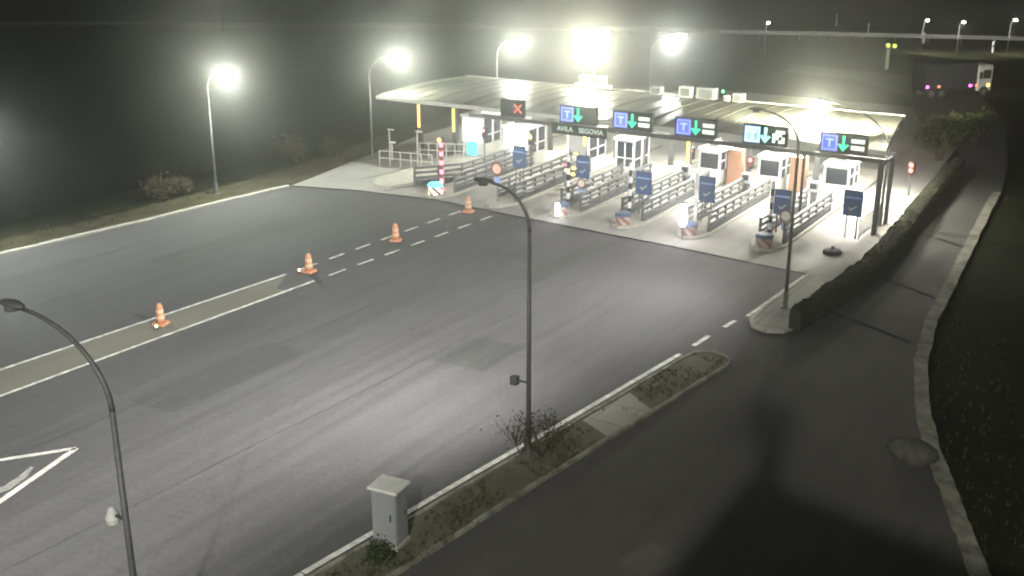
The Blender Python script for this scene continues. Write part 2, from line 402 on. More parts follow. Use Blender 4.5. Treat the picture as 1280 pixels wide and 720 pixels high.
# sidewalk nose beside the wall
sw = [(-15.3, 51.4), (-15.45, 46), (-15.4, 43.9), (-15.05, 43.2), (-14.4, 42.95), (-13.7, 43.3), (-13.35, 44), (-13.0, 50), (-13.2, 58), (-13.7, 70), (-13.9, 79), (-14.9, 79), (-14.5, 62), (-14.25, 51.4)]
b = MB(); b.prism(sw, -.02, .1); struct(b.build('sidewalk', 'pavement'))
stones('sidewalk_kerb', [(-15.3, 51.4), (-15.45, 46), (-15.4, 43.9), (-15.05, 43.2), (-14.4, 42.95), (-13.7, 43.3)], .16, -.02, .125)

# painted markings
Z = .012
b = MB()
def line(p, q, w=.16): b.ribbon([p, q], w, Z)
line((-19.1, 14.5), (-18.62, 18.96), .2)
b.ribbon([(-18.62, 19.0), (-17.82, 26.3), (-17.32, 30.6), (-16.45, 38.8)], .2, Z)
for a0, a1 in [((-16.35, 39.9), (-16.25, 41.3)), ((-16.1, 42.6), (-16.0, 43.6))]: line(a0, a1, .2)
b.ribbon([(-15.75, 44.4), (-15.6, 47.5), (-15.45, 51.3)], .18, Z)
b.ribbon([(-38.5, 14), (-38.1, 23.3), (-37.0, 38.0)], .17, Z)
b.ribbon([(-36.3, 14), (-35.9, 21.7), (-35.15, 38.0)], .17, Z)
for x0, x1 in ((-36.95, -36.6), (-35.15, -34.4)):
    n = 7
    for i in range(n):
        y = 39.0 + i * 2.05; t = (y - 38) / 14.8; t2 = (y + 1.15 - 38) / 14.8
        line((x0 + (x1 - x0) * t, y), (x0 + (x1 - x0) * t2, y + 1.15), .15)
struct(b.build('lane_lines', 'paint'))
poly_sheet([(-38.4, 14), (-38.0, 23.3), (-36.9, 37.9), (-35.9, 36.2), (-35.3, 36.2), (-35.98, 21.7), (-36.38, 14)], .005, 'hatched_strip', 'pale_strip')
b = MB(); b.ribbon([(-33.2, 16.2), (-30.0, 20.5)], .2, Z); b.ribbon([(-30.0, 20.5), (-28.7, 16)], .22, Z); struct(b.build('gore_lines', 'paint'))
b = MB(); b.ribbon([(-29.9, 16.6), (-29.55, 17.6), (-29.75, 18.3), (-30.1, 18.9)], [.5, .36, .3, .12], Z); struct(b.build('faded_arrow', 'old_paint'))
b = MB(); b.ribbon([(-46.9, 55.6), (-46.2, 59), (-45.8, 62.6), (-45.6, 68)], .14, Z); b.ribbon([(-43.6, 53.9), (-42.8, 55.8), (-42.3, 58.6)], .14, Z)
b.ribbon([(-12.9, 53.4), (-9.2, 51.2)], .22, Z); b.ribbon([(-13, 47), (-8.9, 45.0)], .22, Z); b.ribbon([(-13.3, 62.6), (-9.9, 60.5)], .2, Z)
struct(b.build('tar_joints', 'tar'))

for pts in ([(-31.5, 24), (-29.4, 24.1), (-29.3, 31), (-31.4, 31)], [(-24.6, 33), (-22.2, 33.1), (-22.1, 36.2), (-24.5, 36)], [(-44.5, 36), (-42.6, 36), (-42.5, 45), (-44.4, 45)], [(-27.3, 43.5), (-25.9, 43.4), (-25.6, 51.5), (-27.0, 51.6)]):
    poly_sheet(pts, .004, 'road_repair', 'repair')
b = MB()
for q in ([(-31.5, 14), (-30.9, 30), (-30.2, 52)], [(-25.6, 14), (-24.9, 30), (-24.2, 52)], [(-43.6, 22), (-43.2, 36), (-42.7, 53)], [(-47.8, 26), (-47.2, 40), (-46.6, 52)]):
    pp = []
    for i in range(len(q) - 1):
        for k in range(20): t = k / 20; pp.append((q[i][0] * (1 - t) + q[i + 1][0] * t + random.uniform(-.03, .03), q[i][1] * (1 - t) + q[i + 1][1] * t))
    b.ribbon(pp, [random.uniform(.03, .09) for _ in pp], .008)
struct(b.build('road_seams', 'seam'))

# sparse grass on the median and on the verges
def grass(name, spots, label):
    g = MB()
    for x, y, z in spots:
        for k in range(random.randint(3, 6)):
            a = random.uniform(0, 6.28); h = random.uniform(.05, .2); w = .016; lx, ly = math.cos(a) * h * .6, math.sin(a) * h * .6
            px, py = x + random.uniform(-.07, .07), y + random.uniform(-.07, .07)
            g.add([(px - w * math.sin(a), py + w * math.cos(a), z), (px + w * math.sin(a), py - w * math.cos(a), z), (px + lx, py + ly, z + h)], [[0, 1, 2]])
    tag(g.build(name, 'grass'), label, 'grass', kind='stuff')
sp = []
while len(sp) < 700:
    y = random.uniform(13, 39); t = (y - 14) / 24.5
    x0, x1 = -18.45 + t * 2.4, -17.0 + t * 2.5
    x = random.uniform(x0, x1)
    if 30.6 < y < 34 and random.random() < .93: continue
    if math.sin(x * 2.3 + y * .9) + math.sin(y * 1.7 - x) < random.uniform(-1.4, 1.0): continue
    sp.append((x, y, .06))
grass('median_grass', sp, 'sparse dry grass on the long median island')
sp = []
for i in range(500):
    y = random.uniform(14, 62); sp.append((-51.9 - random.random() ** 1.4 * 2.6 - max(0, (40 - y) * .055) + max(0, y - 40) * .09, y, -.03))
grass('verge_grass', sp, 'dry grass along the far verge')
sp = []
for i in range(500):
    k = random.randrange(len(KERB) - 2); t = random.random()
    sp.append((KERB[k][0] * (1 - t) + KERB[k + 1][0] * t + .3 + random.random() ** 1.5 * 3, KERB[k][1] * (1 - t) + KERB[k + 1][1] * t, -.12))
grass('roadside_grass', sp, 'dark grass behind the right hand kerb')

# ------------------------------------------------------------------ toll islands
ISL = [-44.4, -39.95, -35.5, -31.0, -27.0, -23.0, -18.75]
for i, x in enumerate(ISL):
    b = MB(); w = .95 if i else 1.35
    y0 = 54.0 + (.6 if i == 0 else 0)
    b.prism([(x - w, y0 + 1.2), (x - w * .55, y0 + .2), (x, y0 - .1), (x + w * .55, y0 + .2), (x + w, y0 + 1.2), (x + w, 76), (x - w, 76)], -.02, .16)
    struct(b.build('toll_island', 'kerb'))

NAMES = ['far left', 'red lit', 'speed sign', 'third from the left', 'middle', 'brightest', 'nearest']
# ------------------------------------------------------------------ guard rails on the islands
def barrier(x, y0, y1, label, flare=None):
    t = thing('guard_barrier', label, 'barrier', (x, y0, .16), group='guard barriers along the toll islands')
    L = y1 - y0; n = max(2, int(round(L / 1.25)))
    path = lambda f: (0 if flare is None else flare * max(0, .28 - f) / .28)
    for k in range(n + 1):
        f = k / n; px = path(f); MB().box(px - .06, px + .06, f * L - .06, f * L + .06, 0, 1.15).build('post', 'rail_steel', t)
    for z in (.42, .74, 1.06):
        r = MB(); q = [(path(f), f * L, z) for f in [j / 14 for j in range(15)]]
        for j in range(14):
            a, c = q[j], q[j + 1]; r.add([(a[0] - .09, a[1], z - .07), (c[0] - .09, c[1], z - .07), (c[0] - .09, c[1], z + .07), (a[0] - .09, a[1], z + .07), (a[0] + .09, a[1], z - .07), (c[0] + .09, c[1], z - .07), (c[0] + .09, c[1], z + .07), (a[0] + .09, a[1], z + .07)],
                  [[0, 3, 2, 1], [4, 5, 6, 7], [3, 7, 6, 2], [0, 1, 5, 4]] + ([[0, 4, 7, 3]] if j == 0 else []) + ([[1, 2, 6, 5]] if j == 13 else []))
        r.build('rail', 'rail_steel', t)
    w = MB()
    for j in range(14):
        f0, f1 = j / 14, (j + 1) / 14; w.box(min(path(f0), path(f1)) - .1, max(path(f0), path(f1)) + .1, f0 * L, f1 * L - .002, -.02, .26)
    w.build('plinth', 'dark_steel', t)
    return t
where = {1: 'beside the red lit nose post', 2: 'behind the round speed sign', 3: 'behind the small white nose lamp', 4: 'behind the plain striped nose post', 5: 'behind the tall white nose lamp', 6: 'beside the nearest toll lane'}
for i in range(1, 7):
    x = ISL[i]
    barrier(x + .72, 55.6, 65.0 if i < 6 else 63.6, 'dark railed barrier on the right edge of the island ' + where[i])
    barrier(x - .72, 55.9, 65.0 if i < 6 else 63.6, 'dark railed barrier on the left edge of the island ' + where[i], flare=(-1.9 if i == 1 else None))

# ------------------------------------------------------------------ island noses: cushion, striped pole, signs
def chevron_drum(t, lit=False):
    d = MB(); d.mat('red'); n = 20
    for k in range(n):
        for j in range(4):
            a0, a1 = 2 * math.pi * k / n, 2 * math.pi * (k + 1) / n; z0, z1 = j * .12, (j + 1) * .12; r = .44
            d.mat('chev_glow' if lit and (k + j) % 4 < 2 else ('grey_band' if (k + j) % 4 < 2 else 'red'))
            d.add([(r * math.cos(a0), r * math.sin(a0), z0), (r * math.cos(a1), r * math.sin(a1), z0), (r * math.cos(a1), r * math.sin(a1), z1), (r * math.cos(a0), r * math.sin(a0), z1)], [[0, 1, 2, 3]])
    d.build('chevron_band', None, t)
    c = MB(); c.lathe((0, 0, .48), [(.455, 0), (.48, .04), (.46, .14), (.38, .2), (.1, .22)], 20); c.build('cap', 'cyan_glow' if lit else 'blue_worn', t)
def striped_pole(t, h=3.3, mats=('white', 'black'), n=9, dx=0, dy=.75, rad=.1):
    p = MB()
    for k in range(n):
        p.mat(mats[k % 2]); p.tube([(dx, dy, h * k / n), (dx, dy, h * (k + 1) / n)], rad, 10, caps=False)
    p.mat(mats[0]); p.lathe((dx, dy, h), [(rad, 0), (rad * .5, .06)], 10)
    p.build('striped_pole', None, t)
nose_lab = {1: 'island nose post glowing red above a cyan cap and chevrons glowing as retroreflection', 3: 'striped nose post beside a small white lamp', 4: 'plain black and white striped nose post with chevron drum, no lamp, behind the wide road', 5: 'nose drum carrying the tall bright white lamp', 6: 'black and white striped nose post of the nearest island, by the tall roadside lamp post'}
for i in (1, 3, 4, 5, 6):
    x = ISL[i]
    t = thing('nose_marker', nose_lab[i], 'marker post', (x + (.0 if i != 1 else -.05), 54.6, .16), group='marker posts on the toll island noses')
    chevron_drum(t, lit=(i == 1))  # first drum glows in place of retroreflection
    if i == 1: striped_pole(t, 3.1, ('pinklamp', 'red'), 11, 0, .7, .12)
    elif i == 5: striped_pole(t, 3.2, ('white', 'offwhite'), 7)
    else: striped_pole(t, 3.3)
    if i == 1:
        MB().box(-.16, .16, .52, .8, 3.12, 3.42).build('lamp_housing', 'dark_steel', t); MB().ball((0, .5, 3.27), .13, .1, .13).build('warning_lamp', 'amber', t)
def beacon(x, y, h0, h1, r, label):
    t = thing('nose_lamp', label, 'lamp', (x, y, 0), group='white lamps on island noses')
    MB().tube([(0, 0, .1), (0, 0, h0)], .06, 8).build('stem', 'dark_steel', t)
    MB().lathe((0, 0, h0), [(r * .6, 0), (r, .12), (r, (h1 - h0) - .15), (r * .5, h1 - h0)], 14).build('lens', 'beacon', t, smooth=True)
    MB().lathe((0, 0, h1), [(r * 1.1, 0), (r * .7, .06)], 14).build('lid', 'dark_steel', t)
    return t
beacon(ISL[5] - .12, 53.95, .75, 2.0, .2, 'tall white glowing lamp at the nose of the fifth island, brightest lamp near the ground')
beacon(ISL[3] + .1, 53.95, .2, 1.0, .13, 'small white glowing lamp low beside the red chevron drum')
light('POINT', (ISL[5] - .12, 53.5, 1.4), 160, (1, .96, 1), size=.2)
light('POINT', (ISL[3] + .1, 53.6, .7), 30, (1, .96, 1), size=.1)

def round_sign(x, y, h, r, label, face='pink_disc'):
    t = thing('round_sign', label, 'road sign', (x, y, .16), group='round signs on posts')
    MB().tube([(0, 0, 0), (0, 0, h)], .045, 8).build('post', 'galv', t)
    n = 20; ring = lambda rr: [(rr * math.cos(2 * math.pi * k / n), h + rr * math.sin(2 * math.pi * k / n)) for k in range(n)]
    MB().plate(ring(r), -.08, .025).build('rim', 'red', t); MB().plate(ring(r * .72), -.087, .006).build('face', face, t)
    MB().plate([(-.2, h - r - .42), (.2, h - r - .42), (.2, h - r - .08), (-.2, h - r - .08)], -.07, .02).build('plate', 'blue_pale', t)
round_sign(ISL[2] - .1, 54.9, 2.05, .42, 'round pink faced sign with dark red rim above the curved lamp arm')
round_sign(ISL[3] + .45, 56.2, 1.55, .3, 'small round pale sign on a thin post beside the dark barrier', 'reflect')
round_sign(ISL[6] + .55, 56.2, 1.35, .36, 'round pale sign low under the blue tick board, nearest island', 'reflect')

def tick_board(x, y, z, w, h, label, post=True):
    t = thing('lane_board', label, 'sign board', (x, y, .16), group='blue boards with a white tick')
    for s in (-.28, .28): MB().tube([(s * w, .06, 0), (s * w, .06, z + h / 2)], .04, 8).build('post', 'galv', t)
    MB().box(-w / 2, w / 2, -.03, .03, z - h / 2, z + h / 2, .015).build('panel', 'blue', t)
    MB().plate([(-w * .42, z + h * .18), (w * .42, z + h * .18), (w * .42, z + h * .25), (-w * .42, z + h * .25)], -.037, .005).build('line', 'blue_pale', t)
    k = w * .24; cz = z - h * .2
    MB().plate([(-k, cz), (-k * .72, cz + k * .2), (-k * .3, cz - k * .2), (k * .85, cz + k * .75), (k, cz + k * .55), (-k * .3, cz - k * .6)], -.037, .005).build('tick', 'reflect', t)
for i, (x, y, z, w, h, s) in enumerate([(-35.3, 56.9, 2.45, .95, 1.35, 'furthest left, right of the round speed sign'), (-31.1, 57.3, 2.25, .9, 1.35, 'behind the striped post by the amber glows'),
      (-26.95, 57.0, 1.85, 1.0, 1.35, 'beside the plain striped post in the middle'), (-23.15, 57.2, 1.95, .95, 1.45, 'just above the tall glowing nose lamp'),
      (-18.85, 57.4, 1.75, .95, 1.4, 'above the round pale sign by the roadside lamp post'), (-15.35, 58.4, 1.95, 1.0, 1.4, 'over the pale railing beside the rightmost lane')]):
    tick_board(x, y, z, w, h, 'blue board with white tick, ' + s)

# ------------------------------------------------------------------ toll booths
def booth(x, y, w, d, h, front, label, side='glass', door=None, cyan=False):
    t = thing('toll_booth', label, 'toll booth', (x, y, .16), group='toll booths under the canopy')
    fw = .07
    MB().box(-w / 2, w / 2, 0, d, 0, .85).build('base_wall', 'offwhite', t)
    MB().box(-w / 2 - .14, w / 2 + .14, -.14, d + .14, h - .16, h, .03).build('roof', 'white', t)
    for sx in (-1, 1):
        for yy in (0, d * .52, d): MB().box(sx * (w / 2) - fw, sx * (w / 2) + fw, max(0, yy - fw), min(d, yy + fw) + .0, .85, h - .16).build('frame_post', 'white', t)
    MB().box(-w / 2 + fw, w / 2 - fw, .01, .06, .85, .97).build('front_sill', 'white', t); MB().box(-w / 2 + fw, w / 2 - fw, .01, .06, h - .3, h - .16).build('front_head', 'white', t)
    if front == 'split': MB().box(-.04, .04, .0, .07, .97, h - .3).build('mullion', 'white', t); MB().box(-w / 2 + fw, w / 2 - fw, .005, .065, 1.5, 1.57).build('transom', 'white', t)
    MB().box(-w / 2 + fw, w / 2 - fw, .03, .05, .97, h - .3).build('front_pane', {'split': 'glass', 'dark': 'glass', 'lit': 'lit_panel', 'soft': 'lit_panel_soft', 'grey': 'grey'}[front], t)
    for yy0, yy1 in ((fw, d * .52 - fw), (d * .52 + fw, d - fw)):
        for sx in (-1, 1):
            xx = sx * w / 2
            MB().box(xx - .02, xx + .02, yy0, yy1, .85, h - .16).build('side_pane', side, t)
            MB().box(xx - .035, xx + .035, yy0, yy1, 1.42, 1.49).build('side_rail', 'white', t)
    MB().box(-w / 2 + fw, w / 2 - fw, d - .05, d - .02, .85, h - .16).build('back_wall', 'orange_wall' if door else 'offwhite', t)
    MB().box(-.3, .3, d * .3, d * .7, h + .002, h + .4, .04).build('roof_unit', 'offwhite', t)
    if cyan: MB().box(-.45, .35, -.09, -.02, -.05 + .02, 1.0).build('lit_display', 'lit_cyan', t)
    return t
booth(-44.5, 65.4, 1.75, 2.3, 2.85, 'lit', 'booth with glowing white front above a cyan lit display, furthest left', cyan=True)
booth(-40.1, 64.2, 1.9, 2.3, 2.7, 'lit', 'booth with glowing white front and no cyan display, under the red cross sign')
booth(-35.7, 65.0, 1.6, 2.4, 2.7, 'grey', 'booth with blank grey front panel under the AVILA SEGOVIA lettering')
booth(-31.6, 63.8, 1.25, 2.2, 2.85, 'split', 'booth with white framed windows in four panes, middle of the plaza')
booth(-26.75, 66.2, 1.35, 2.0, 2.25, 'dark', 'small white booth with dark square window above the glowing nose lamp', door=True)
booth(-22.75, 66.2, 1.35, 2.0, 2.25, 'dark', 'small white booth with dark square window beside the red traffic light', door=True)
booth(-18.55, 66.2, 1.45, 2.0, 2.25, 'dark', 'small white booth with dark square window on the nearest island', door=False)
for i in (4, 5, 6):       # payment columns next to the small booths
    t = thing('payment_machine', 'grey payment machine on a pillar before the small booth ' + {4: 'above the glowing nose lamp', 5: 'near the red traffic light', 6: 'on the nearest island'}[i], 'machine', (ISL[i] - .55, 64.4, .16), group='payment machines on the islands')
    MB().box(-.16, .16, -.15, .15, 0, .8).build('pillar', 'dark_steel', t); MB().box(-.28, .28, -.2, .2, .8, 1.45, .04).build('cabinet', 'grey', t); MB().box(-.2, .2, -.215, -.2, 1.02, 1.32).build('screen', 'black', t)
# orange panels standing behind the booths
for x, y, w, h, s in [(-25.45, 67.2, .95, 2.3, 'left one, between the two small dark windowed booths'), (-21.3, 67.2, 1.0, 2.3, 'right one, near the tall lamp post'), (-36.9, 66.8, 1.1, 2.2, 'left of the grey fronted booth'), (-41.3, 67.2, .8, 2.2, 'between the two glowing white booths')]:
    t = thing('orange_cabinet', 'orange clad cabinet ' + s, 'cabinet', (x, y, .006), group='orange cabinets beside the booths')
    MB().box(-w / 2, w / 2, 0, .6, 0, h, .03).build('body', 'orange_wall', t); MB().box(-w / 2 + .08, w / 2 - .08, -.02, -.003, .15, h - .2).build('door', 'orange_wall', t)
    MB().box(w / 2 - .2, w / 2 - .15, -.06, -.021, 1.0, 1.15).build('handle', 'dark_steel', t)

# ------------------------------------------------------------------ canopy
FX0, FX1, FY0, FY1, FZ = -49.3, -14.5, 60.75, 71.7, 4.42
can = thing('toll_canopy', 'long vaulted metal canopy roof over the toll lanes', 'canopy', (0, 0, 0))
rb = MB(); nx, ny = 36, 14
def rz(f, x): return FZ + .24 + .2 * 4 * f * (1 - f)
top = [(FX0 + (FX1 - 1.75 * j / ny - FX0) * i / nx, FY0 + (FY1 - FY0) * j / ny, rz(j / ny, 0)) for j in range(ny + 1) for i in range(nx + 1)]
bot = [(x, y, z - .26) for x, y, z in top]
K = (nx + 1) * (ny + 1); fs = []
for j in range(ny):
    for i in range(nx):
        a = j * (nx + 1) + i; fs.append([a, a + 1, a + nx + 2, a + nx + 1]); fs.append([K + a, K + a + nx + 1, K + a + nx + 2, K + a + 1])
for i in range(nx):
    fs.append([K + i, K + i + 1, i + 1, i]); a = ny * (nx + 1) + i; fs.append([a, a + 1, K + a + 1, K + a])
for j in range(ny):
    a = j * (nx + 1); fs.append([a, a + nx + 1, K + a + nx + 1, K + a]); c = a + nx; fs.append([c + nx + 1, c, K + c, K + c + nx + 1])
rb.add(top + bot, fs)
for k in range(1, 29):
    x = FX0 + k * 1.2
    for j in range(ny if k < 27 else 5):
        y0, y1 = FY0 + (FY1 - FY0) * j / ny, FY0 + (FY1 - FY0) * (j + 1) / ny; z0, z1 = rz(j / ny, 0), rz((j + 1) / ny, 0)
        rb.add([(x - .02, y0, z0 + .003), (x + .02, y0, z0 + .003), (x + .02, y1, z1 + .003), (x - .02, y1, z1 + .003), (x - .02, y0, z0 + .04), (x + .02, y0, z0 + .04), (x + .02, y1, z1 + .04), (x - .02, y1, z1 + .04)], [[4, 5, 6, 7], [0, 4, 7, 3], [1, 2, 6, 5], [0, 1, 5, 4]])
rb.build('roof', 'roof', can)
MB().box(FX0 - .05, FX1 + .05, FY0 - .09, FY0 - .003, FZ - .04, FZ + .2).build('fascia', 'offwhite', can)
MB().box(FX0 - .05, FX1 - 1.7, FY1 + .003, FY1 + .09, FZ - .04, FZ + .3).build('fascia', 'offwhite', can)
for x in (-49.0, -45.9, -40.6, -35.2, -31.0, -27.75, -23.75, -19.5):
    c = MB().box(x - .14, x + .14, 65.05, 65.33, .16 if x > -45 else .0, FZ + .2).build('column', 'dark_steel', can)
    if x in (-49.0, -45.9, -35.2, -31.0, -27.75):
        lo = {-49.0: 1.75, -45.9: 1.75, -35.2: 1.9, -31.0: 1.2, -27.75: .9}[x]
        MB().box(x - .09, x + .09, 65.0, 65.047, lo, 3.4).build('light_strip', 'amber_strip', c)
    MB().box(x - .14, x + .14, 69.6, 69.88, 0.0 if x < -45 else .16, FZ + .2).build('column', 'dark_steel', can)
for k in range(len(ISL)):                   # lane ceiling lights
    x = ISL[k] + 2.15
    if k == 6: x = -16.4
    for yy in (62.6, 68.2):
        f = (yy - FY0) / (FY1 - FY0); z = rz(f, 0) - .27
        h = MB().box(x - .7, x + .7, yy - .14, yy + .14, z - .12, z).build('ceiling_light', 'white', can)
        MB().box(x - .64, x + .64, yy - .1, yy + .1, z - .135, z - .121).build('tube', 'tube', h)
        light('AREA', (x, yy, z - .16), (340 + 95 * k + (420 if k > 4 else 0)) * (1.15 if yy < 65 else 1.6), (1, .97, .88), (x, yy - (.6 if yy < 65 else 0), 0), .2, sx=1.3, name='lane_light')

# roof clutter
t = thing('roof_plinth', 'long white plinth slab on the back edge of the canopy', 'roof unit', (-37.9, 71.3, rz(.96, 0)))
MB().box(-1.5, 1.3, -.3, .3, -.05, .28).build('slab', 'white', t)
for dx, s in ((-.75, 'left'), (.5, 'right')):
    u = thing('ventilator', 'white slatted roof ventilator on the plinth, %s of the pair' % s, 'ventilator', (-37.9 + dx, 71.3, rz(.96, 0) + .28), group='white ventilators on the canopy')
    MB().box(-.42, .42, -.25, .25, 0, .6, .05).build('casing', 'white', u)
    g = MB()
    for k in range(3): g.box(-.3 + k * .22, -.18 + k * .22, -.262, -.252, .1, .5)
    g.build('grille', 'grey', u)
b = MB(); b.tube([(-35.4, 71.3, rz(.96, 0) + .1), (-29.4, 71.3, rz(.96, 0) + .1)], .07, 8)
for x in (-35, -33, -31, -29.7): b.box(x - .04, x + .04, 71.26, 71.34, rz(.96, 0) - .05, rz(.96, 0) + .08)
tag(b.build('roof_pipe', 'offwhite'), 'pale pipe running along the back edge of the canopy', 'pipe')
for x, w, h, m, s in [(-32.9, .8, .55, 'grey', 'leftmost, just right of the flood mast'), (-30.7, .95, .75, 'offwhite', 'pale one, left of the largest'), (-29.2, 1.35, .8, 'grey', 'largest of the row'), (-27.7, .4, .4, 'offwhite', 'smallest of the row'), (-26.9, .75, .6, 'grey', 'rightmost of the row')]:
    u = thing('roof_unit', 'boxy cooling unit on the canopy roof, ' + s, 'cooling unit', (x, 71.15, rz(.95, 0) - .02), group='cooling units on the canopy')
    MB().box(-w / 2, w / 2, -.3, .3, 0.04, h, .04).build('casing', m, u); MB().box(-w * .36, w * .36, -.312, -.302, .12, h - .1).build('grille', 'dark_steel', u)
    for sx in (-1, 1): MB().box(sx * w * .38 - .04, sx * w * .38 + .04, -.28, .28, -.03, .04).build('foot', 'dark_steel', u)

# ------------------------------------------------------------------ gantry with lane signs
GY = 60.1
ga = thing('sign_gantry', 'dark steel gantry beam carrying the lane signs', 'gantry', (0, 0, 0))
MB().box(-41.2, -14.3, GY, GY + .3, 4.02, 4.26).build('beam', 'dark_steel', ga)
for x in (-14.55,): 
    MB().box(x - .12, x + .12, GY + .02, GY + .28, .02, 4.018).build('column', 'dark_steel', ga)
    MB().box(x - .1, x + .1, GY + 2.4, GY + 2.6, .02, 4.2).build('column', 'dark_steel', ga); MB().box(x - .08, x + .08, GY + .301, GY + 2.399, 3.85, 4.0).build('brace', 'dark_steel', ga)
for x in (-18.75,): MB().box(x - .07, x + .07, GY + .07, GY + .21, .16, 4.018).build('column', 'dark_steel', ga)
for x in (-41.0, -35.5, -31, -27.0, -23): MB().box(x - .05, x + .05, GY + .301, FY0 - .095, 4.1, 4.2).build('bracket', 'dark_steel', ga)

def arrow_pts(cx, cz, s):
    return [(cx, cz - s), (cx + s * .72, cz - s * .15), (cx + s * .42, cz - s * .02), (cx + s * .17, cz - s * .3), (cx + s * .17, cz + s), (cx - s * .17, cz + s), (cx - s * .17, cz - s * .3), (cx - s * .42, cz - s * .02), (cx - s * .72, cz - s * .15)]
def lane_sign(x, kind, label, w=2.6, h=1.12):
    zb = 4.32; t = thing('lane_sign', label, 'lane sign', (x, GY - .02, zb), group='lane signs on the gantry')
    MB().box(-w / 2, w / 2, 0, .28, 0, h, .02).build('cabinet', 's_board', t)
    for sx in (-.8, .8): MB().box(sx * w / 2 - .05, sx * w / 2 + .05, .08, .2, -.06, -.001).build('bracket', 'dark_steel', t)
    cz = h / 2; q = w / 3
    hi = kind == 'bright'
    if kind != 'cross':
        bl = MB().plate([(-w / 2 + .1, .1), (-w / 2 + .1 + h - .2, .1), (-w / 2 + .1 + h - .2, h - .1), (-w / 2 + .1, h - .1)], -.012, .01).build('blue_panel', 's_blue_hi' if hi else 's_blue', t)
        x0, x1, z0, z1 = -w / 2 + .16, -w / 2 + h - .16, .16, h - .16; e = .05; fm = MB()
        for a in ((x0, x1, z0, z0 + e), (x0, x1, z1 - e, z1), (x0, x0 + e, z0 + e + .001, z1 - e - .001), (x1 - e, x1, z0 + e + .001, z1 - e - .001)):
            fm.plate([(a[0], a[2]), (a[1], a[2]), (a[1], a[3]), (a[0], a[3])], -.018, .005)
        c = (x0 + x1) / 2
        fm.plate([(c - .22, cz + .12), (c + .22, cz + .12), (c + .22, cz + .22), (c - .22, cz + .22)], -.018, .005)
        fm.plate([(c - .06, cz - .24), (c + .06, cz - .24), (c + .06, cz + .119), (c - .06, cz + .119)], -.018, .005)
        fm.build('letter_t', 's_line' if not hi else 's_white_hi', bl)
        ax = .02 if kind != 'plain' else .02
        MB().plate(arrow_pts(ax, cz, .43), -.012, .01).build('arrow', 's_green_hi' if kind in ('bright',) else 's_green', t)
    if kind in ('card', 'bright'):
        cx = w / 2 - .5; cd = MB()
        if kind == 'card':
            for a, c in ((-.3, -.06), (.08, .2 + .1)): cd.plate([(cx - .36, cz + a), (cx + .36, cz + a), (cx + .36, cz + c), (cx - .36, cz + c)], -.012, .01)
            cd.build('card_symbol', 's_white', t)
        else:
            for r_ in range(4):
                for c_ in range(4):
                    if (r_ * 3 + c_ * 5) % 4 != 1: cd.plate([(cx - .36 + c_ * .18, cz - .36 + r_ * .18), (cx - .2 + c_ * .18, cz - .36 + r_ * .18), (cx - .2 + c_ * .18, cz - .22 + r_ * .18), (cx - .36 + c_ * .18, cz - .22 + r_ * .18)], -.012, .01)
            cd.build('lit_symbol', 's_white_hi', t)
    if kind == 'cross':
        cx = w / 2 - .42; s = .3; u = .07
        MB().plate([(cx - s, cz + s - u), (cx - s + u, cz + s), (cx + s, cz - s + u), (cx + s - u, cz - s)], -.012, .005).build('cross_bar', 's_red', t)
        MB().plate([(cx + s, cz + s - u), (cx + s - u, cz + s), (cx - s, cz - s + u), (cx - s + u, cz - s)], -.019, .005).build('cross_bar', 's_red', t)
    return t
lane_sign(-37.85, 'cross', 'lane sign showing a red cross', 1.75)
lane_sign(-33.05, 'plain', 'lane sign with blue T and green arrow and a blank right third')
lane_sign(-29.35, 'card', 'lane sign with T, arrow and card bars beside the flood glare on the roof')
lane_sign(-25.25, 'card', 'lane sign with T, arrow and card bars, middle of the three with card bars')
lane_sign(-21.05, 'bright', 'brightest lane sign with pale blue T and glowing green arrow')
lane_sign(-16.65, 'card', 'rightmost lane sign with T, arrow and card bars before the brightly lit roof')
db = thing('destination_board', 'dark board lettered AVILA SEGOVIA under the blank ended lane sign', 'sign', (-32.9, GY - .14, 3.98))
MB().box(-1.95, 1.95, 0, .12, -.36, .3).build('panel', 's_board', db)
text('AVILA', .42, (-.98, -.012, -.02), 's_text', db); text('SEGOVIA', .42, (.85, -.012, -.02), 's_text', db)

# ------------------------------------------------------------------ traffic lights and small signals
def signal(x, y, h, mats, label, hood=True):
    t = thing('traffic_light', label, 'traffic light', (x, y, .0), group='traffic lights in the toll lanes')
    MB().tube([(0, 0, .0), (0, 0, h - .35)], .06, 8).build('post', 'dark_steel', t)
    MB().box(-.19, .19, -.16, .16, h - .35, h + .4, .03).build('housing', 'black', t)
    for k, m in enumerate(mats):
        MB().ball((0, -.17, h + .2 - k * .34), .13, .06, .13).build('lamp', m, t)
    return t
signal(-23.55, 65.0, 2.1, ['redlamp', 'rubber'], 'lit red traffic light beside the small booth under the brightest sign')
signal(-15.15, 70.4, 1.75, ['redlamp', 'redlamp'], 'lit red traffic light alone in the rightmost lane near the wall')
signal(-42.7, 64.2, 2.1, ['pinklamp', 'rubber'], 'dim pinkish red traffic light between the two glowing booths')
signal(-38.75, 64.0, 2.1, ['amber', 'rubber'], 'amber traffic light right of the second glowing booth')
signal(-27.75, 65.6, 2.1, ['redlamp', 'rubber'], 'faint red traffic light by the amber lit column in the middle')
for x, y in ((-23.55, 64.6), (-15.15, 70.0)): light('POINT', (x, y, 2.0), 12, (1, .12, .08), size=.1)
t = thing('glow_rack', 'made-up rack of amber and lime glows for reflectors behind the dark barrier', 'reflector glows', (-33.4, 60.8, 0))  # made-up rack; its glowing balls stand in for reflectors
MB().box(-.95, .95, .05, .12, .0, .35).build('base', 'dark_steel', t)
for s in (-.6, .6): MB().box(s - .04, s + .04, .05, .12, .35, 2.5).build('post', 'dark_steel', t)
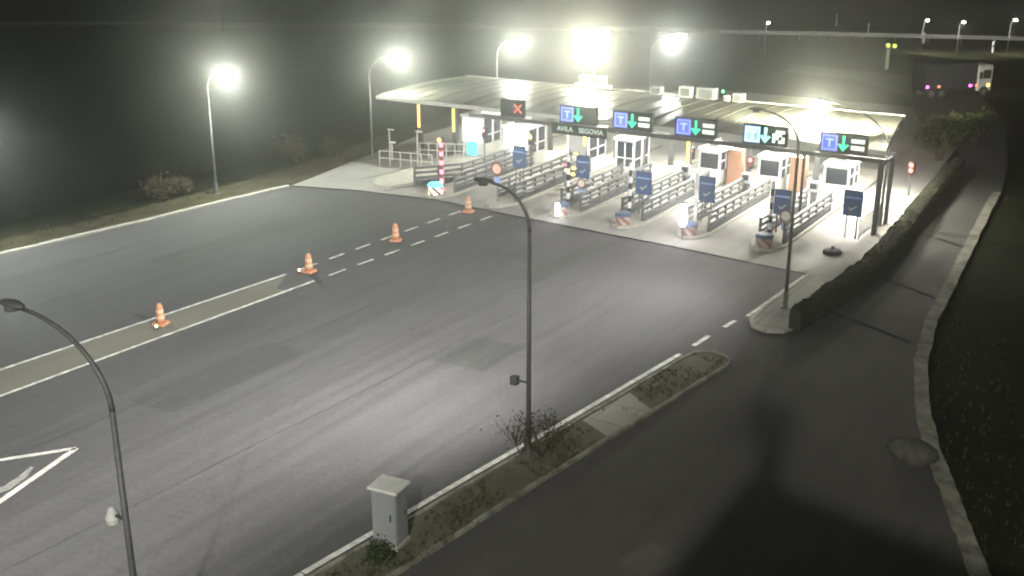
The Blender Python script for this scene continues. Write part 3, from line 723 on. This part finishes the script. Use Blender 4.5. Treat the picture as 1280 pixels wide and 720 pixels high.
for x, z, m, w in [(-.75, 1.15, 'pale_amber', .2), (-.3, .95, 'amber', .16), (-.25, 1.35, 'amber', .17), (.35, 1.65, 'lime', .19), (.4, 1.25, 'pale_amber', .14), (.4, .9, 'pale_amber', .14), (-.1, 2.3, 'amber', .15), (.75, .5, 'pale_amber', .2), (-.75, 1.5, 'pinklamp', .14)]:
    c = MB().box(x - w - .04, x + w + .04, -.02, .045, z - .13, z + .13).build('glow_case', 'black', t); MB().ball((x, -.03, z), w, .05, .09).build('lamp', m, c)

# ------------------------------------------------------------------ right side of the plaza
t = thing('railing', 'pale upright bar railing under the rightmost blue board', 'railing', (-14.95, 58.6, .1))
for z in (.12, 1.05): MB().box(-.03, .03, 0, 4.6, z, z + .06).build('rail', 'galv', t)
for k in range(17): MB().box(-.018, .018, k * .28 + .02, k * .28 + .056, 0 if k % 4 == 0 else .18, 1.05).build('bar', 'galv', t)
t = thing('rubber_base', 'dark round rubber base lying by the rightmost lane', 'sign base', (-15.45, 55.7, .006))
MB().lathe((0, 0, 0), [(.48, 0), (.5, .1), (.4, .2), (.15, .24)], 18).build('disc', 'rubber', t); MB().lathe((0, 0, .24), [(.08, 0), (.08, .16)], 10).build('socket', 'dark_steel', t)
hedge = thing('hedge', 'long low trimmed hedge curving between the toll plaza and the side road', 'hedge', (0, 0, 0))
hp = [(-13.42, 43.75, .55), (-13.1, 47, .85), (-12.75, 50.7, 1.05), (-12.7, 55, 1.15), (-13.0, 60, 1.1), (-13.45, 67, 1.0), (-13.8, 74, .9), (-14.0, 80, .9)]
hs_ = []
for i in range(len(hp) - 1):
    for k in range(9):
        t = k / 9; hs_.append(tuple(hp[i][m] * (1 - t) + hp[i + 1][m] * t for m in range(3)))
def hedge_sec(p, k):
    w, hh = p[2] / 2 * (.92 + .1 * math.sin(k * 1.9)), 1.0 + .06 * math.sin(k * .8) + random.uniform(-.03, .03)
    return [(p[0] - w, p[1], 0), (p[0] - w * 1.02, p[1], hh * .75), (p[0] - w * .78, p[1], hh * .97), (p[0], p[1], hh * 1.03), (p[0] + w * .78, p[1], hh * .95), (p[0] + w * 1.02, p[1], hh * .72), (p[0] + w, p[1], 0)]
secs = [hedge_sec(p, k) for k, p in enumerate(hs_)]
b = MB(); b.add([v for q in secs for v in q], [[i * 7 + k, i * 7 + k + 1, i * 7 + k + 8, i * 7 + k + 7] for i in range(len(secs) - 1) for k in range(6)] + [list(range(7)), [(len(secs) - 1) * 7 + k for k in range(6, -1, -1)]])
for q in range(11000):
    i = random.randrange(len(secs) - 1); k = random.randrange(6); t, u = random.random(), random.random()
    pt = (Vector(secs[i][k]) * (1 - u) + Vector(secs[i][k + 1]) * u) * (1 - t) + (Vector(secs[i + 1][k]) * (1 - u) + Vector(secs[i + 1][k + 1]) * u) * t
    if pt.z < .04: continue
    a = Vector((random.gauss(0, 1), random.gauss(0, 1), random.gauss(.4, 1))).normalized(); uu = a.orthogonal().normalized(); vv = a.cross(uu); sz = random.uniform(.03, .075)
    pt = pt + Vector((random.gauss(0, .02), random.gauss(0, .02), random.gauss(.01, .025)))
    b.add([pt - uu * sz, pt + vv * sz * .55, pt + uu * sz, pt - vv * sz * .55], [[0, 1, 2, 3]])
b.build('foliage', 'hedge', hedge)
t = thing('boulder', 'dark rounded boulder with pale top at the right hand kerb', 'boulder', (-6.35, 34.5, 0))
bb = MB(); bb.ball((0, 0, .2), .75, .55, .5, 14, 8); bb.v = [(x * (1 + .18 * math.sin(4 * y + 3 * z)), y * (1 + .15 * math.sin(5 * x + z)), z) for x, y, z in bb.v]; bb.build('rock', 'stone', t, smooth=True)

# ------------------------------------------------------------------ street lamps
def lamp_post(name, base, h, arm, rz, label, group, lens, polemat, hs=1.0, wave=0.9, tilt=0.0):
    """pole with a curved arm reaching `arm` metres along local +x"""
    t = thing(name, label, 'lamp post', base, rz, group)
    zs = h - wave - .9 * arm * .35
    b = MB(); b.lathe((0, 0, 0), [(.2, 0), (.2, .05), (.11, .06), (.11, .7), (.09, .75)], 10); b.build('base', polemat, t)
    MB().tube([(0, 0, .02), (0, 0, zs)], [.085, .062], 10).build('pole', polemat, t, smooth=True)
    pts = [(arm * (1 - math.cos(a)), 0, zs + (h - zs) * math.sin(a)) for a in [math.pi / 2 * k / 10 for k in range(11)]]
    MB().tube(pts, [.062 - .002 * k for k in range(11)], 8).build('arm', polemat, t, smooth=True)
    hd = MB(); hd.ball((arm + .35 * hs, 0, h + .03), .5 * hs, .19 * hs, .14 * hs, 12, 4, 0.0)
    hd.ball((arm + .35 * hs, 0, h + .03), .5 * hs, .19 * hs, -.05 * hs, 12, 3, 0.0)
    head = hd.build('lamp_head', polemat, t, smooth=True)
    if lens == 'lens_near': 
        MB().lathe((arm + .4 * hs, 0, h - .03), [(.09, -.012), (.09, 0)], 14).build('lens', lens, head)
        hood = MB(); hood.tube([(arm + .4 * hs, 0, h - .1), (arm + .4 * hs, 0, h + .04)], .15, 16, caps=False); hood.build('hood', polemat, head)
    else: MB().ball((arm + .42 * hs, 0, h - .02 * hs), .42 * hs, .26 * hs, -.3 * hs, 12, 4, 0.0).build('lens', lens, head, smooth=True)
    return t
GF = 'tall lit lamp posts beyond the plaza'
FAR = [(-52.9, 31.8, 7.7, .2, 'lamp post with its lit head just outside the left edge', .45), (-52.0, 47.8, 7.75, 1.2, 'lit lamp post alone on the dark far verge', 1.15), (-50.5, 61.4, 7.35, 2.0, 'lit lamp post at the far left corner of the canopy', 1.3),
       (-48.6, 75, 7.2, 1.2, 'lit lamp post behind the canopy, left of the flood mast', 1.3), (-40.0, 85, 7.2, 1.6, 'lit lamp post behind the canopy, right of the flood mast', .55)]
for x, y, h, arm, lab, hs in FAR:
    lamp_post('lamp_post', (x, y, -.03), h, arm, R(0 if y < 70 else 0), lab, GF, 'lens', 'pole_dark', hs)
    lx = x + arm + .42 * hs
    light('SPOT', (lx, y, h - .5), {31.8: 9000, 47.8: 8000, 61.4: 600, 75: 300, 85: 4500}[y], (.95, 1, .93), (lx + 4.0, y - (.6 if y < 70 else 3), 0), .12, 150, .6)
GN = 'roadside lamp posts along the median'
NEAR = [(-17.95, 13.2, 9.0, 2.6, 'lamp post in the left foreground with its head at the left edge', 2200), (-16.85, 27.75, 9.05, 1.35, 'tall curved lamp post in the middle beside the bare shrub', 4000), (-14.65, 46.1, 8.75, 1.65, 'leaning lamp post on the pavement nose beside the low wall', 2900),]
for x, y, h, arm, lab, pw in NEAR:
    lamp_post('lamp_post', (x, y, .09), h - .09, arm, R(180), lab, GN, 'lens_near', 'pole_dark', .8)
    lx = x - arm - .35
    light('SPOT', (lx, y, h - .22), pw * 7.0, (1, 1, .96), (lx - 17, y + (10 if y < 20 else 4 if y < 40 else -6), 0), .12, 152, 1.0)
lamp_post('lamp_post', (-14.75, 62.2, .1), 6.5, 3.9, R(170), 'lamp post at the right end of the canopy, lighting the roof', GN, 'lens_bright', 'pole_dark', 1.0)
light('SPOT', (-19.0, 63.0, 6.1), 60000, (1, .98, .72), (-19.3, 65.6, 4.3), .12, 158, .4)
light('SPOT', (-19.0, 62.9, 6.0), 6000, (1, .98, .76), (-19.2, 62.0, 0), .12, 120, .6)
light('SPOT', (-14.9, 62.2, 6.6), 2100, (1, .98, .85), (-12.5, 59, 0), .12, 125, .8)

# things fixed on the poles
t = thing('pole_speaker', 'pale round loudspeaker clamped to the left foreground lamp post', 'loudspeaker', (-18.05, 13.2, 4.75))
MB().box(-.3, -.02, -.03, .03, -.03, .03).build('bracket', 'dark_steel', t); MB().lathe((-.34, 0, -.2), [(.14, 0), (.16, .12), (.1, .3), (.04, .38)], 12).build('horn', 'offwhite', t)
t = thing('pole_box', 'small dark box on a bracket low on the middle lamp post', 'detector', (-16.9, 27.75, 2.75))
MB().box(-.4, -.03, -.03, .03, -.03, .03).build('bracket', 'pole_dark', t); MB().box(-.6, -.35, -.12, .12, -.16, .12, .02).build('housing', 'pole_dark', t)

# flood mast behind the canopy
fm = thing('flood_mast', 'flood light mast with a blazing cluster of lamps behind the canopy', 'light mast', (-39.2, 73.5, 0))
MB().tube([(0, 0, 0), (0, 0, 8.6)], [.16, .1], 12).build('pole', 'galv', fm, smooth=True)
for z in (7.0, 7.9, 8.5): MB().box(-1.35, 1.35, -.06, .06, z - .05, z + .05).build('crossbar', 'galv', fm)
for z in (6.75, 7.6, 8.3):
    for x in (-1.15, -.4, .4, 1.15):
        hd = MB().box(x - .3, x + .3, -.36, -.08, z - .24, z + .24, .04).build('floodlight', 'dark_steel', fm)
        MB().box(x - .26, x + .26, -.378, -.362, z - .2, z + .2).build('lens', 'lens_flood', hd)
light('SPOT', (-39.2, 72.9, 7.5), 4500, (1, 1, .82), (-36.5, 60, 0), .6, 116, .9)

# ------------------------------------------------------------------ small lamps and railings on the far left
for x, y, h, a, s in [(-49.7, 62.4, 1.9, .25, 'left one'), (-48.7, 61.4, 1.25, .0, 'shortest'), (-46.3, 61.2, 2.3, .32, 'right one, nearest the booths')]:
    t = thing('bollard_lamp', 'thin pale post with small flat head on the left concrete, ' + s, 'lamp post', (x, y, .006), group='small pale posts left of the canopy')
    MB().tube([(0, 0, 0), (0, 0, h)], .05, 8).build('post', 'offwhite', t); MB().box(-.12, .3 + a * .4, -.1, .1, h, h + .09, .02).build('head', 'white', t)
for x0, y0, x1, y1, s in [(-48.4, 59.6, -44.4, 60.3, 'before the amber lit column'), (-47.6, 63.2, -44.6, 64.4, 'further back, beside the glowing booth')]:
    L = math.hypot(x1 - x0, y1 - y0); t = thing('pipe_railing', 'pale pipe railing left of the canopy, ' + s, 'railing', (x0, y0, .006), math.atan2(y1 - y0, x1 - x0), 'pipe railings left of the booths')
    for z in (.55, 1.05): MB().tube([(0, 0, z), (L, 0, z)], .035, 8).build('rail', 'offwhite', t)
    for k in range(6): MB().tube([(L * k / 5, 0, 0), (L * k / 5, 0, 1.05)], .035, 8).build('post', 'offwhite', t)

# ------------------------------------------------------------------ cones
def cone(x, y, label, rz=0):
    t = thing('traffic_cone', label, 'traffic cone', (x, y, .012), rz, 'orange channelizer cones on the centre strip')
    MB().box(-.3, .3, -.3, .3, 0, .1, .04).build('base', 'orange', t)
    MB().lathe((0, 0, .1), [(.21, 0), (.17, .25), (.155, .5), (.14, .72), (.1, .78), (.09, .84)], 16).build('body', 'orange', t, smooth=True)
    MB().lathe((0, 0, .28), [(.185, 0), (.18, .13)], 16).build('band', 'cone_band', t); MB().lathe((0, 0, .56), [(.168, 0), (.162, .12)], 16).build('band', 'cone_band', t)
    return t
cone(-36.75, 30.0, 'orange cone nearest the camera, on the pale strip', .3); cone(-36.3, 38.9, 'orange cone at the end of the pale strip', .1)
cone(-36.05, 45.5, 'orange cone halfway along the dashed lines', .5); cone(-36.1, 52.5, 'orange cone furthest away, at the end of the dashed lines', .2)
for x, y, s in ((-36.45, 29.5, 'nearest'), (-36.62, 38.55, 'second')):
    t = thing('warning_lamp', 'tiny glowing ball for a reflection at the foot of the %s orange cone' % s, 'lamp', (x, y, .012), group='reflection glows by the cones')
    MB().lathe((0, 0, 0), [(.08, 0), (.08, .06)], 10).build('foot', 'black', t); MB().ball((0, 0, .13), .07, .07, .07).build('lens', 'pale_amber', t)  # added glowing ball in place of a reflected bright spot

# ------------------------------------------------------------------ cabinet, shrubs, trees
t = thing('utility_cabinet', 'tall grey utility cabinet on the median island', 'cabinet', (-17.5, 21.4, .07), R(7))
MB().box(-.42, .42, -.36, .36, 0, .12).build('plinth', 'kerb', t); MB().box(-.38, .38, -.32, .32, .12, 1.78).build('body', 'grey', t)
MB().box(-.47, .47, -.41, .41, 1.78, 1.86, .02).build('lid', 'offwhite', t); MB().box(-.32, .32, -.335, -.322, .2, 1.7).build('door', 'grey', t); MB().box(.381, .395, -.26, .26, .2, 1.7).build('side_door', 'grey', t)
MB().box(.2, .25, -.37, -.336, .9, 1.1).build('handle', 'dark_steel', t); MB().box(.396, .42, .1, .14, .95, 1.08).build('handle', 'dark_steel', t)

def branchy(b, p, d, L, r, depth, leaves, dens):
    q = p + d * L
    b.tube([p, p + d * L * .5 + Vector((random.uniform(-.04, .04), random.uniform(-.04, .04), 0)) * L, q], [r, r * .8, r * .55], 5)
    if depth == 0 or leaves is not None and depth <= 1:
        for k in range(dens):
            c = q + Vector((random.gauss(0, 1), random.gauss(0, 1), random.gauss(0, .8))) * L * .45; leaves.append(c)
    if depth:
        for k in range(random.randint(3, 4)):
            nd = (d + Vector((random.uniform(-1, 1), random.uniform(-1, 1), random.uniform(-.25, .7))) * .75).normalized()
            branchy(b, p + d * L * random.uniform(.45, 1), nd, L * random.uniform(.55, .75), r * .55, depth - 1, leaves, dens)
def leafmesh(pts, s):
    g = MB()
    for c in pts:
        a = Vector((random.gauss(0, 1), random.gauss(0, 1), random.gauss(0, 1))).normalized(); u = a.orthogonal().normalized(); v = a.cross(u)
        k = s * random.uniform(.6, 1.4)
        g.add([c - u * k, c + v * k * .5, c + u * k, c - v * k * .5], [[0, 1, 2, 3]])
    return g
def plant(name, label, cat, loc, stems, L, r, depth, dens, leaf, s, spread, group=None, trunk=None):
    t = thing(name, label, cat, loc, random.uniform(0, 6), group); b = MB(); lv = []
    for k in range(stems):
        d = Vector((random.uniform(-1, 1) * spread, random.uniform(-1, 1) * spread, 1)).normalized()
        branchy(b, Vector((random.uniform(-.12, .12), random.uniform(-.12, .12), -.05)), d, L * random.uniform(.7, 1.1), r, depth, lv, dens)
    b.build('trunk' if trunk else 'stems', 'wood', t); leafmesh(lv, s).build('crown' if trunk else 'foliage', leaf, t)
    return t
plant('shrub', 'wispy bare shrub around the foot of the middle lamp post', 'shrub', (-16.55, 28.2, .06), 9, .85, .02, 2, 7, 'leaf', .035, .8)
plant('shrub', 'thin bush left of the middle lamp post leaning over the road line', 'shrub', (-17.3, 27.9, .06), 5, 1.0, .02, 2, 2, 'leaf', .05, 1.0)
plant('bush', 'low dark bush at the foot of the utility cabinet', 'bush', (-17.15, 20.45, .06), 9, .36, .018, 1, 12, 'leaf', .06, .9)
for x, y, s, lab in [(-54.3, 45.6, .9, 'dry lit bush left of the lone far lamp post'), (-53.9, 47.0, .6, 'small dry bush at the foot of the lone far lamp post'), (-54.2, 57.6, 1.1, 'dry bush left of the canopy corner lamp post'), (-53.2, 60.4, .9, 'dry bush just beside the canopy corner lamp post')]:
    plant('bush', lab, 'bush', (x, y, -.1), 8, s, .03, 1, 22, 'leaf_dry', .1, .8, 'dry bushes along the far verge')
for x, y, L, lab in [(-15.9, 82, 1.95, 'dark bushy tree beyond the right end of the canopy'), (-15.0, 90, 1.2, 'dark tree behind the ramp, right of the bushy one'), (-6.5, 84, 2.4, 'dark tree right of the ramp'), (-8, 98, 2.6, 'dark tree furthest up the ramp on the right')]:
    plant('tree', lab, 'tree', (x, y, -.15), 3, L, .16, 3, 40 if y < 84 else 26, 'leaf', .2, .4, 'dark trees behind the plaza', trunk=True)

# ------------------------------------------------------------------ distance: highway, guard rails, lamps, truck
b = MB(); b.ribbon([(-240, 52), (-150, 110), (-95, 144), (-51, 160), (-10, 174), (60, 190)], 9, .02); struct(b.build('highway', 'side_asphalt'))
b = MB(); b.ribbon([(-60, 119), (-40, 123), (-30, 121), (-22, 112), (-17, 97)], 7, .01); b.ribbon([(-24, 113), (-10, 120), (20, 128)], 6, .015); struct(b.build('slip_road', 'side_asphalt'))
def far_rail(pts, label):
    t = thing('crash_barrier', label, 'crash barrier', (0, 0, 0), group='crash barriers along the distant highway')
    b = MB(); b.ribbon(pts, .12, .45, .95); b.build('rail', 'galv', t)
    p = MB()
    for i in range(len(pts) - 1):
        n = int(math.hypot(pts[i + 1][0] - pts[i][0], pts[i + 1][1] - pts[i][1]) / 4)
        for k in range(n):
            x = pts[i][0] + (pts[i + 1][0] - pts[i][0]) * k / n; y = pts[i][1] + (pts[i + 1][1] - pts[i][1]) * k / n; p.box(x - .06, x + .06, y - .26, y - .14, -.2, .8)
    q = p.build('post_row', 'galv', t); q['kind'] = 'stuff'
far_rail([(-175, 91), (-154.8, 103), (-143.7, 110), (-132, 117.2)], 'pale crash barrier along the distant highway at upper left')
far_rail([(-76, 144), (-59.6, 148.7), (-49.6, 152.7), (-33.8, 158.1), (-22, 162)], 'pale crash barrier along the distant highway at upper right')
for x, y, h, lab in [(-48.1, 134.8, 3.9, 'distant highway lamp post left of the small twin signals'), (-31.8, 145, 4.2, 'distant highway lamp post above the truck'), (-27.4, 143.9, 4.3, 'distant highway lamp post, second from the right'), (-22.5, 148.9, 4.4, 'distant highway lamp post furthest right'), (-122, 116, 7.0, 'unseen highway lamp post added at upper left to light the barrier')]:  # last post is added, unseen, to light the left barrier
    t = lamp_post('highway_lamp', (x, y, -.1), h, 1.0, R(-60), lab, 'distant highway lamp posts', 'lens_far', 'black', .65)
    light('SPOT', (x + .7, y - 1.2, h - .4), 3500, (1, .98, .88), (x + 1, y + (5 if x > -100 else -3), 0), .2, 165, .6, 'highway_light')
for x, y, h, m in [(-51, 173.9, 1.5, 'white'), (-43.7, 164.9, 1.2, 'white'), (-34.1, 156.8, 1.2, 'white'), (-24.3, 149.7, 1.3, 'white')]:
    t = thing('marker_stake', 'thin white marker stake far off, ' + {-51: 'leftmost of four', -43.7: 'second from the left', -34.1: 'third, near the crash barrier end', -24.3: 'rightmost, above the truck cab'}[x], 'marker post', (x, y, -.2), group='marker stakes near the highway')
    MB().tube([(0, 0, 0), (0, 0, h + .3)], .12, 6).build('stake', m, t); MB().tube([(0, 0, h * .7), (0, 0, h * .9)], .125, 6).build('band', 'black', t)
t = thing('twin_signal', 'distant post carrying two small lime lamps', 'signal', (-31.6, 128.5, -.1))
MB().box(-.18, .18, -.1, .1, 0, 2.3).build('post', 'offwhite', t); MB().box(-.4, 1.0, -.12, .12, 2.3, 2.9, .03).build('housing', 'dark_steel', t)
for x in (-.05, .65): MB().ball((x, -.14, 2.62), .2, .06, .2).build('lamp', 'lime', t)
signal(-37.4, 95, 1.2, ['greenlamp', 'rubber'], 'small lit green signal far behind the canopy roof'); 

tk = thing('truck', 'dark parked truck with magenta side lamps and pale cab far behind the ramp', 'truck', (-21.6, 112.2, .02), math.atan2(5.2, 5.2))
MB().box(-3.3, 2.0, -1.2, 1.2, .95, 3.2, .05).build('trailer', 'trailer', tk); MB().box(-3.3, 3.6, -1.0, 1.0, .6, .95).build('chassis', 'black', tk)
c = MB().box(2.15, 3.75, -1.15, 1.15, .55, 2.95, .12).build('cab', 'cab', tk); MB().box(2.7, 3.5, -1.165, -1.152, 1.7, 2.5).build('side_window', 'glass', c); MB().box(3.751, 3.765, -.95, .95, 1.6, 2.6).build('windscreen', 'glass', c)
MB().box(2.3, 2.5, -1.3, -1.17, 1.7, 2.3).build('mirror', 'black', c)
for x in (-2.6, -1.5, 2.9):
    for y in (-1.05, 1.05):
        w = MB(); w.tube([(x, y - .14, .48), (x, y + .14, .48)], .48, 14); w = w.build('wheel', 'rubber', tk); MB().tube([(x, y - .15, .48), (x, y + .15, .48)], .24, 10).build('rim', 'grey', w)
for x, m in ((-3.1, 'magenta'), (-1.9, 'peach'), (1.4, 'magenta'), (2.05, 'peach')): MB().box(x - .14, x + .14, -1.25, -1.2, .98, 1.2).build('side_lamp', m, tk)
MB().box(3.2, 3.45, -1.2, -1.151, .95, 1.2).build('side_lamp', 'amber', tk)

# ------------------------------------------------------------------ the building that carries the camera, and the lamp behind it
bd = thing('control_building', 'flat roofed control building under the viewpoint', 'building', (0, 0, 0))
HB = 15.2
cnr = [(-.35, .6), (10, -1.5), (8, -12), (-.2, -12)]
MB().prism(cnr, -.2, HB).build('wall', 'wall_light', bd); cc = (4.4, -6.2)
MB().prism([(cc[0] + (x - cc[0]) * 1.03, cc[1] + (y - cc[1]) * 1.03) for x, y in cnr], HB + .002, HB + .35).build('parapet', 'kerb', bd)
ms = thing('camera_mast', 'short steel mast on the roof corner behind the viewpoint', 'mast', (.12, -.2, HB + .352))
MB().box(-.15, .15, -.12, .12, 0, 1.25).build('post', 'galv', ms); MB().box(-.3, .3, -.35, .08, 1.25, 1.7, .04).build('housing', 'white', ms)
light('SPOT', (7.6, -23.5, 28.2), 150000, (1, 1, .92), (-22, 36, 0), .35, 58, 1.0, 'mast_light')
m2 = thing('rear_mast', 'tall light mast standing behind the viewpoint', 'light mast', (7.7, -24.2, -.15))
MB().tube([(0, 0, 0), (0, 0, 28.6)], [.3, .15], 12).build('pole', 'galv', m2); MB().box(-.6, .6, -.2, .2, 28.4, 28.9).build('floodlight', 'dark_steel', m2)

# ------------------------------------------------------------------ night haze
hz = MB().box(-330, 260, -80, 420, -9, 34).build('haze'.strip(), 'asphalt')
hz.data.materials.clear()
hm = bpy.data.materials.new('night_haze'); hm.use_nodes = True; nt = hm.node_tree; nt.nodes.clear()
out = nt.nodes.new('ShaderNodeOutputMaterial'); pv = nt.nodes.new('ShaderNodeVolumePrincipled')
pv.inputs['Color'].default_value = (.97, .98, .95, 1); pv.inputs['Density'].default_value = .0032; pv.inputs['Anisotropy'].default_value = .935
nt.links.new(pv.outputs[0], out.inputs['Volume']); hz.data.materials.append(hm); hz['kind'] = 'stuff'; hz['label'] = 'thin night haze'; hz['category'] = 'haze'

# ------------------------------------------------------------------ night sky
wd = bpy.data.worlds.new('World'); scene.world = wd; wd.use_nodes = True
nt = wd.node_tree; bg = nt.nodes['Background']
sky = nt.nodes.new('ShaderNodeTexSky'); sky.sky_type = 'NISHITA'; sky.sun_disc = False; sky.sun_elevation = R(-6); sky.sun_rotation = R(60)
mx = nt.nodes.new('ShaderNodeMixRGB'); mx.blend_type = 'ADD'; mx.inputs[0].default_value = 1; mx.inputs[2].default_value = (.2, .212, .18, 1)
nt.links.new(sky.outputs[0], mx.inputs[1]); nt.links.new(mx.outputs[0], bg.inputs['Color']); bg.inputs['Strength'].default_value = .12

# ------------------------------------------------------------------ render settings
scene.render.engine = 'CYCLES'
cy = scene.cycles
cy.use_denoising = True; cy.filter_width = 2.0
try: cy.denoiser = 'OPENIMAGEDENOISE'
except Exception: pass
cy.max_bounces = 5; cy.diffuse_bounces = 2; cy.glossy_bounces = 2; cy.volume_bounces = 0; cy.transmission_bounces = 2
cy.sample_clamp_indirect = 4; cy.sample_clamp_direct = 0; cy.use_light_tree = True
vs = scene.view_settings; vs.view_transform = 'Standard'; vs.look = 'None'; vs.gamma = 1; vs.exposure = 0; vs.use_curve_mapping = False
